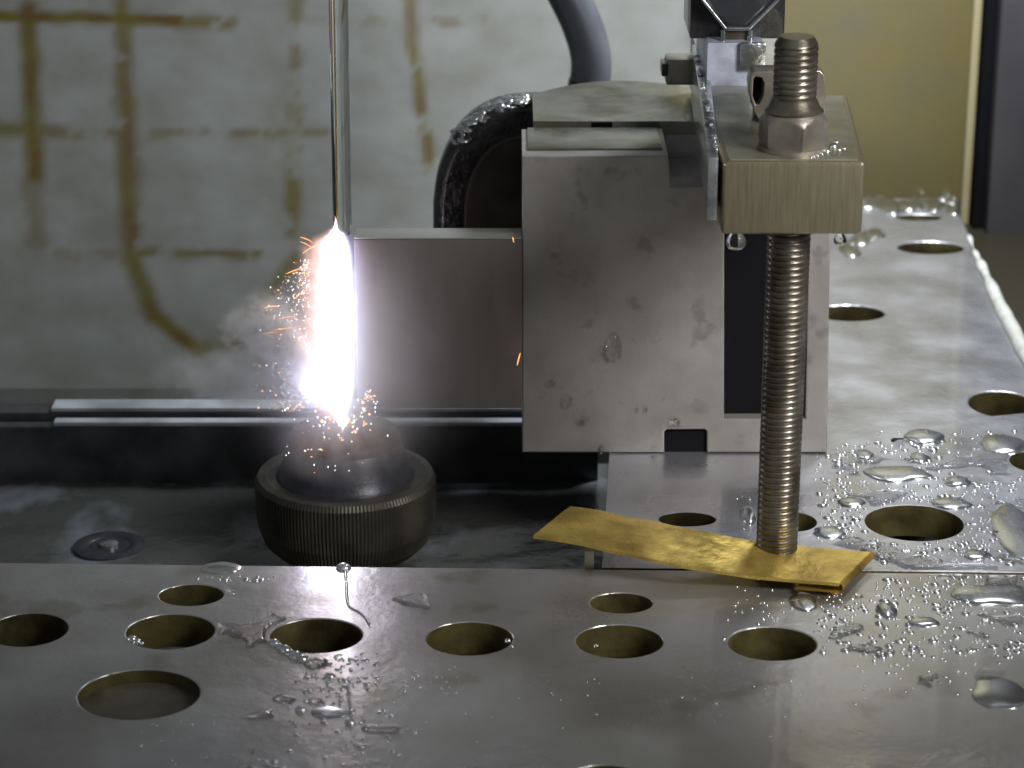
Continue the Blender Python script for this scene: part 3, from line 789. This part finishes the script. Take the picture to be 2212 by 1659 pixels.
for ((a_, b_), (c_, d_), r_), lb in zip(SP, SL):
    p0, p1 = PY(a_, b_, YB - 0.5), PY(c_, d_, YB - 0.5)
    mid = p0.lerp(p1, 0.5) + Vector((0, 0, 0.018))
    tag(link('spark', tube(smoothpath([p0, mid, p1], 4), [v_ * .8 for v_ in (.002, r_ * .6, r_ * .9, r_, r_, r_, r_ * .8, r_ * .6, .003)], 6), M['spark'], None, 60), lb, 'spark', 'orange sparks flying off the arc')

# thin bright drops in the air round the arc
ico = bmesh.new(); bmesh.ops.create_icosphere(ico, subdivisions=1, radius=1); ICOV = [v.co.copy() for v in ico.verts]; ICOF = [[v.index for v in f.verts] for f in ico.faces]; ico.free()
ic2 = bmesh.new(); bmesh.ops.create_icosphere(ic2, subdivisions=2, radius=1); IC2V = [v.co.copy() for v in ic2.verts]; IC2F = [[v.index for v in f.verts] for f in ic2.faces]; ic2.free()


def blobs(name, items, m, V=ICOV, Fc=ICOF):
    vs, fs = [], []
    for (p, sx_, sy_, sz_) in items:
        o_ = len(vs); fs += [[i + o_ for i in f] for f in Fc]
        vs += [(p[0] + v.x * sx_, p[1] + v.y * sy_, p[2] + v.z * sz_) for v in V]
    me = bpy.data.meshes.new(name); me.from_pydata(vs, [], fs); return link(name, me, m, None, 180)


it = []
for _ in range(1100):
    tz = random.random(); y_ = 560 + 330 * tz
    px = 690 - 20 - abs(random.gauss(0, 1)) * (12 + 48 * math.sin(tz * 2.4))
    if px < 540: continue
    s_ = random.choice((.004, .005, .007, .012))
    p = PY(px, y_, YB - random.uniform(0, .7)); it.append((p, s_, s_, s_ * random.uniform(1, 2)))
for _ in range(110):
    p = PY(random.gauss(735, 45), random.gauss(905, 22), YB - 0.9 - random.uniform(0, .7)); s_ = random.uniform(.008, .022); it.append((p, s_, s_, s_ * random.uniform(1, 2)))
for _ in range(45):
    p = PY(random.gauss(715, 50), random.gauss(960, 30), YB - 1.6); s_ = random.uniform(.006, .014); it.append((p, s_, s_, s_ * random.uniform(1, 2.4)))
for _ in range(40):
    p = PY(random.uniform(780, 815), random.gauss(870, 16), YB - 0.7); s_ = random.uniform(.008, .02); it.append((p, s_, s_, s_ * random.uniform(1, 2.4)))
og = [(i[0], i[1] * 2.6, i[2], i[3] * .8) for k_, i in enumerate(it) if k_ % 4 == 1]
tag(blobs('spark_specks', og, M['spark']), 'tiny orange glowing specks left of the arc', kind='stuff')
hd = [i for k_, i in enumerate(it) if k_ % 3 and k_ % 5 != 1]; cdp = [i for k_, i in enumerate(it) if k_ % 3 == 0]
tag(blobs('glowing_droplets', hd, M['hotdrop']), 'tiny glowing droplets thrown off round the arc', kind='stuff')
tag(blobs('airborne_droplets', cdp, M['water']), 'tiny clear water droplets flying round the arc', kind='stuff')

# ================================================================== WATER ON THE PLATES AND BLOCKS
holes_px = [(60, 1360, 172, 72), (368, 1364, 190, 76), (683, 1373, 198, 74), (1014, 1379, 186, 72), (1338, 1385, 188, 72), (1668, 1390, 190, 72), (413, 1285, 138, 46),
            (1342, 1302, 134, 44), (300, 1500, 262, 108), (1485, 1122, 124, 30), (1712, 1127, 104, 42), (1975, 1130, 212, 78), (2232, 998, 100, 44)]


def free(px, py):
    for (a_, b_, w_, h_) in holes_px:
        if ((px - a_) / (w_ / 2 + 8)) ** 2 + ((py - b_) / (h_ / 2 + 6)) ** 2 < 1: return False
    if 1225 - 4 < py < 1245 and px < 2212: return False
    if 1150 < px < 1890:
        # brass strip
        tpy = 1096 + (px - 1232) * 0.15; bpy_ = 1156 + (px - 1152) * 0.165
        if tpy - 6 < py < bpy_ + 10: return False
    return True


it = []


def scatter(n, fx, fy, s0_, s1_, zz=0.0, flat=(0.55, 1.0)):
    c_ = 0
    while c_ < n:
        px, py = fx(), fy(); c_ += 1
        if not free(px, py): continue
        if py < 1225 and px < 1310: continue
        if py < 1225 and py < 905 + max(0, 2000 - px) * 0.3: continue
        p = PZ(px, py, zz); s_ = s0_ + (s1_ - s0_) * random.random() ** 2.2
        it.append((p, s_ * random.uniform(.8, 1.2), s_, s_ * random.uniform(*flat) * (1 if s_ < .045 else .6)))


U = random.uniform
scatter(900, lambda: U(1760, 2215), lambda: U(930, 1420), .03, .11)
scatter(420, lambda: U(1780, 2160), lambda: U(1040, 1290), .03, .07)
scatter(110, lambda: U(1560, 1800), lambda: U(1060, 1400), .028, .06)
scatter(60, lambda: U(1850, 2215), lambda: U(1380, 1500), .028, .05)
scatter(85, lambda: random.gauss(740, 48), lambda: U(1412, 1500), .03, .07)
scatter(90, lambda: random.gauss(730, 70), lambda: U(1500, 1655), .02, .075)
scatter(70, lambda: U(400, 600), lambda: U(1222, 1256), .02, .085)
scatter(40, lambda: U(820, 1000), lambda: U(1440, 1500), .015, .035)
scatter(60, lambda: U(1000, 1900), lambda: U(1430, 1655), .012, .03)
scatter(20, lambda: U(300, 480), lambda: U(1560, 1655), .015, .04)
tag(blobs('water_droplets', it, M['bead'], IC2V, IC2F), 'scattered small clear water droplets beaded on the steel plates', kind='stuff')


def drop(name, px, py, w_, h_, lab, cat='water drop', z=0.0, hh=0.1, grp=None, lump=0.2, m=None):
    c_ = PZ(px, py, z); rx = abs(PZ(px + w_ / 2, py, z).x - c_.x); ry = abs(PZ(px, py - h_ / 2, z).y - c_.y)
    b = bmesh.new(); bmesh.ops.create_icosphere(b, subdivisions=4, radius=1)
    for v in b.verts:
        r_ = 1 + lump * mnoise.noise(Vector((v.co.x, v.co.y, 0)) * 1.6 + Vector((px, py, 0)))
        v.co = Vector((v.co.x * rx * r_, v.co.y * ry * r_, (v.co.z if v.co.z > 0 else v.co.z * 0.1) * hh)) 
    o = link(name, b, m or M['bead'], None, 180); o.location = (c_.x, c_.y, z + 0.004)
    return tag(o, lab, cat, grp)


PD = [(1996, 946, 84, 34, 'domed water puddle at the curved back edge of the near plate', .22), (1935, 1024, 148, 34, 'long flat water puddle behind the large oval hole', .16),
      (2165, 962, 96, 46, 'pale round water blob below the far right hole', .2), (1868, 984, 40, 22, 'small twin glinting drop below the block foot', .14),
      (1986, 990, 44, 24, 'small drop just in front of the domed puddle', .14), (1838, 1086, 60, 22, 'flat drop right of the rod behind the large oval hole', .12),
      (2068, 1042, 56, 24, 'drop right of the long flat puddle', .14), (2056, 1088, 84, 26, 'wavy drop at the upper right rim of the large oval hole', .12),
      (1617, 1116, 34, 40, 'rounded drop touching the left side of the threaded rod', .22), (2150, 1285, 190, 50, 'broad clear puddle in front of the plate seam', .16),
      (2200, 1150, 110, 120, 'wide soft puddle at the picture edge behind the seam', .14), (2110, 1200, 62, 24, 'drop behind the seam left of the wide soft puddle', .12),
      (1735, 1300, 60, 40, 'foamy ring shaped drop in front of the folded brass end', .1), (1915, 1320, 44, 34, 'upright drop below the folded brass corner', .14),
      (1995, 1345, 70, 24, 'flat drop in front of the seam below the broad puddle', .1), (2160, 1500, 120, 70, 'soft round puddle near the lower corner of the front plate', .1),
      (1790, 1150, 70, 26, 'drop between the rod and the large oval hole', .12), (476, 1228, 84, 24, 'dark clear drop straddling the front edge of the plate above the small hole', .14),
      (712, 1540, 84, 26, 'flat puddle under the stream of droplets near the shallow bore', .05)]
for (a_, b_, w_, h_, lb, hh) in PD: drop('water_drop', a_, b_, w_, h_, lb, hh=hh * 0.6, grp='larger water drops on the plates')


def face_drop(px, py, w_, h_, lab, Y):
    c_ = PY(px, py, Y); b = bmesh.new(); bmesh.ops.create_icosphere(b, subdivisions=4, radius=1)
    rx = w_ / 2 / 92; rz = h_ / 2 / 88
    for v in b.verts:
        kz = 1 - 0.22 * v.co.z
        v.co = Vector((v.co.x * rx * kz, (v.co.y if v.co.y < 0 else v.co.y * 0.1) * rx * 0.75 * kz, v.co.z * rz))
    o = link('water_drop', b, M['water'], None, 180); o.location = (c_.x, Y - 0.003, c_.z)
    return tag(o, lab, 'water drop', 'water drops on the block face')


for a_ in [(1325, 750, 36, 62, 'largest elongated water drop running down the middle of the block face'), (1224, 867, 24, 30, 'small pale drop low on the left of the block face'),
           (1190, 828, 20, 18, 'faint drop above the small pale one on the block face'), (1457, 914, 26, 24, 'round drop resting on the notch of the block'),
           (1298, 970, 10, 22, 'narrow drop at the bottom edge of the block'), (1413, 972, 12, 24, 'narrow drop at the bottom edge left of the notch'),
           (1394, 884, 8, 16, 'tiny drop on the block face above the notch'), (1375, 886, 6, 12, 'tiniest drop left of the one above the notch'), (1256, 912, 14, 12, 'tiny flat drop on the lower left of the block face')]:
    face_drop(*a_, YB)
o = face_drop(1590, 519, 36, 36, 'hanging clear drop under the left corner of the clamp bar', YC + 0.35)
o = face_drop(1815, 516, 24, 24, 'hanging clear drop under the right corner of the clamp bar', YC + 0.35)

# thin joined water films
def film(name, mask, x0, x1, y0, y1, st, thr, lab, seed, sc=(0.55, 1.1)):
    b = bmesh.new(); nx2, ny2 = int((x1 - x0) / st), int((y1 - y0) / st); vv = {}; H = {}
    for j in range(ny2 + 1):
        for i in range(nx2 + 1):
            x, y = x0 + i * st, y0 + j * st; px, py = proj((x, y, 0))
            k_ = mask(px, py)
            if k_ <= 0 or abs(y - seam(x) - gap / 2) < 0.10: continue
            inh = False
            for (a_, b_, w_, h_) in holes_px:
                if ((px - a_) / (w_ / 2 + 6)) ** 2 + ((py - b_) / (h_ / 2 + 4)) ** 2 < 1: inh = True; break
            if inh: continue
            n_ = mnoise.noise((x * sc[0] + seed, y * sc[1] * 0.6, seed)) + 0.45 * mnoise.noise((x * sc[0] * 2.7, y * sc[1] * 1.7, seed + 3)) + 0.15 * mnoise.noise((x * 4, y * 4, seed))
            h_ = (n_ - thr) * k_ - (1 - k_) * 0.5
            if h_ > 0: H[(i, j)] = h_
    for (i, j), h_ in H.items():
        edge_ = min(1, h_ / 0.10)
        vv[(i, j)] = b.verts.new((x0 + i * st, y0 + j * st, 0.004 + 0.075 * edge_ * (2 - edge_) * 0.6 + 0.02 * min(1, h_)))
    for (i, j) in H:
        q_ = [(i, j), (i + 1, j), (i + 1, j + 1), (i, j + 1)]
        if all(z_ in vv for z_ in q_): b.faces.new([vv[z_] for z_ in q_])
    bmesh.ops.delete(b, geom=[v_ for v_ in b.verts if not v_.link_faces], context='VERTS')
    for v_ in b.verts:
        if v_.is_boundary: v_.co.z = 0.004
    bmesh.ops.smooth_vert(b, verts=[v_ for v_ in b.verts], factor=0.5, use_axis_x=True, use_axis_y=True, use_axis_z=False)
    tag(link(name, b, M['water'], None, 180), lab, kind='stuff')


def sm_(a_, b_, v_):
    t_ = max(0, min(1, (v_ - a_) / (b_ - a_))); return t_ * t_ * (3 - 2 * t_)


film('water_film', lambda px, py: sm_(1700, 1850, px) * sm_(905, 960, py) * (1 - sm_(1480, 1640, py)), 5.5, 12, -17.5, -2, 0.06, 0.22, 'thin joined puddles of clear water on the wet steel at right', 11)
film('water_film', lambda px, py: sm_(140, 260, px) * (1 - sm_(900, 1000, px)) * sm_(1222, 1240, py), -10.5, -0.5, -20.4, -10.9, 0.06, 0.34, 'thin rippled water film round the left holes of the front plate', 4)

# water beads round the nut and along the bar
it = []
for (a_, b_, s_) in [(1800, 318, .10), (1786, 328, .07), (1775, 333, .05), (1812, 325, .06), (1766, 337, .04), (1758, 339, .035), (1752, 341, .03), (1824, 322, .04), (1806, 308, .06)]:
    it.append((PZ(a_, b_, zt + 0.02), s_, s_, s_))
for _ in range(22):
    f_ = random.random(); it.append((PZ(1500 + 50 * f_, 100 + 230 * f_, zt + .12), U(.03, .08), U(.03, .12), U(.03, .05)))
tag(blobs('bar_droplets', it, M['bead'], IC2V, IC2F), 'bright water beads round the nut and along the bright steel strip', kind='stuff')

# wet rim on the dark housing
it = []
for _ in range(150):
    k_ = random.randrange(13, len(lp) // 2 + 6); x_, z_ = lp[k_]; f_ = random.random()
    it.append(((x_ + .08 + U(0.0, .22) * f_, YD + U(-.02, .6), z_ - U(0.0, .16) * f_), U(.05, .24), U(.05, .3), U(.03, .09)))
tag(blobs('housing_droplets', it, M['bead'], IC2V, IC2F), 'water beads glinting on the shoulder of the black housing', kind='stuff')

# white rim painting lamp glare on the wet edge of the far plate
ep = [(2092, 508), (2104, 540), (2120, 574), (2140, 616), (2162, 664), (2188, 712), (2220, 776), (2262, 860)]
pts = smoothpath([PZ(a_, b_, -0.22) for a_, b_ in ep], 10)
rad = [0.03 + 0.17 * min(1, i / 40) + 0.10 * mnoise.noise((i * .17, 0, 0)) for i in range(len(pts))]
t = empty('glare_rim', pts[0], 'lumpy white rim along the right edge of the far plate, standing in for lamp glare on water', 'sealant bead')
link('bead_body', tube(pts, rad, 16), M['wet_glare'], t, 180)
it = []
for _ in range(40):
    it.append((PZ(U(1872, 2062), random.gauss(442, 9), ZF), U(.1, .45), U(.2, .7), U(.04, .11)))
for _ in range(22):
    f_ = random.random(); it.append((PZ(1802 + 90 * f_ + U(-8, 8), 555 - 50 * f_ + U(-12, 6), ZF), U(.1, .35), U(.2, .6), U(.03, .08)))
tag(blobs('edge_droplets', it, M['bead'], IC2V, IC2F), 'wet beads along the rounded back edge of the far plate', kind='stuff')

# pale trickles laid where the arc's reflection streaks down the front plate
def trickle(pts, rad, lab):
    P_ = smoothpath([PZ(a_, b_, 0.0) for a_, b_ in pts], 6)
    o = link('streak_trickle', tube(P_, [rad * (0.9 + 0.6 * abs(mnoise.noise((i * .5, rad, 0)))) for i in range(len(P_))], 8), M['bead'], None, 180)
    tag(o, lab, 'water trickle', 'thin water trickles on the front plate')


trickle([(746, 1232), (748, 1262), (750, 1295), (756, 1312), (775, 1322), (792, 1338), (799, 1352)], .035, 'thin winding trickle drawing the white streak of the arc reflection')
trickle([(752, 1480), (754, 1510), (757, 1545), (756, 1565)], .03, 'short straight trickle below the row of holes, part of the arc reflection streak')
trickle([(735, 1500), (733, 1520), (738, 1535)], .02, 'tiny curved trickle left of the straight one')
trickle([(657, 1434), (663, 1450), (654, 1470)], .018, 'tiny trickle below the third hole of the row')
q0 = PZ(585, 1386); 
it = [(PZ(a_, b_, 0.0), r_ * 1.3, r_ * 1.2, r_ * .9) for a_, b_, r_ in [(592, 1390, .10), (603, 1397, .08), (615, 1404, .11), (628, 1412, .09), (640, 1419, .12), (652, 1424, .10), (712, 1462, .09), (285, 1380, .08), (296, 1386, .07), (306, 1390, .04), (742, 1227, .13), (735, 1224, .06), (650, 1534, .09), (756, 1562, .08), (1097, 1384, .05), (1288, 1395, .04), (1106, 1396, .03)]]
tag(blobs('rim_droplets', it, M['bead'], IC2V, IC2F), 'bright beads of water gathered on the rims of the plate holes', kind='stuff')
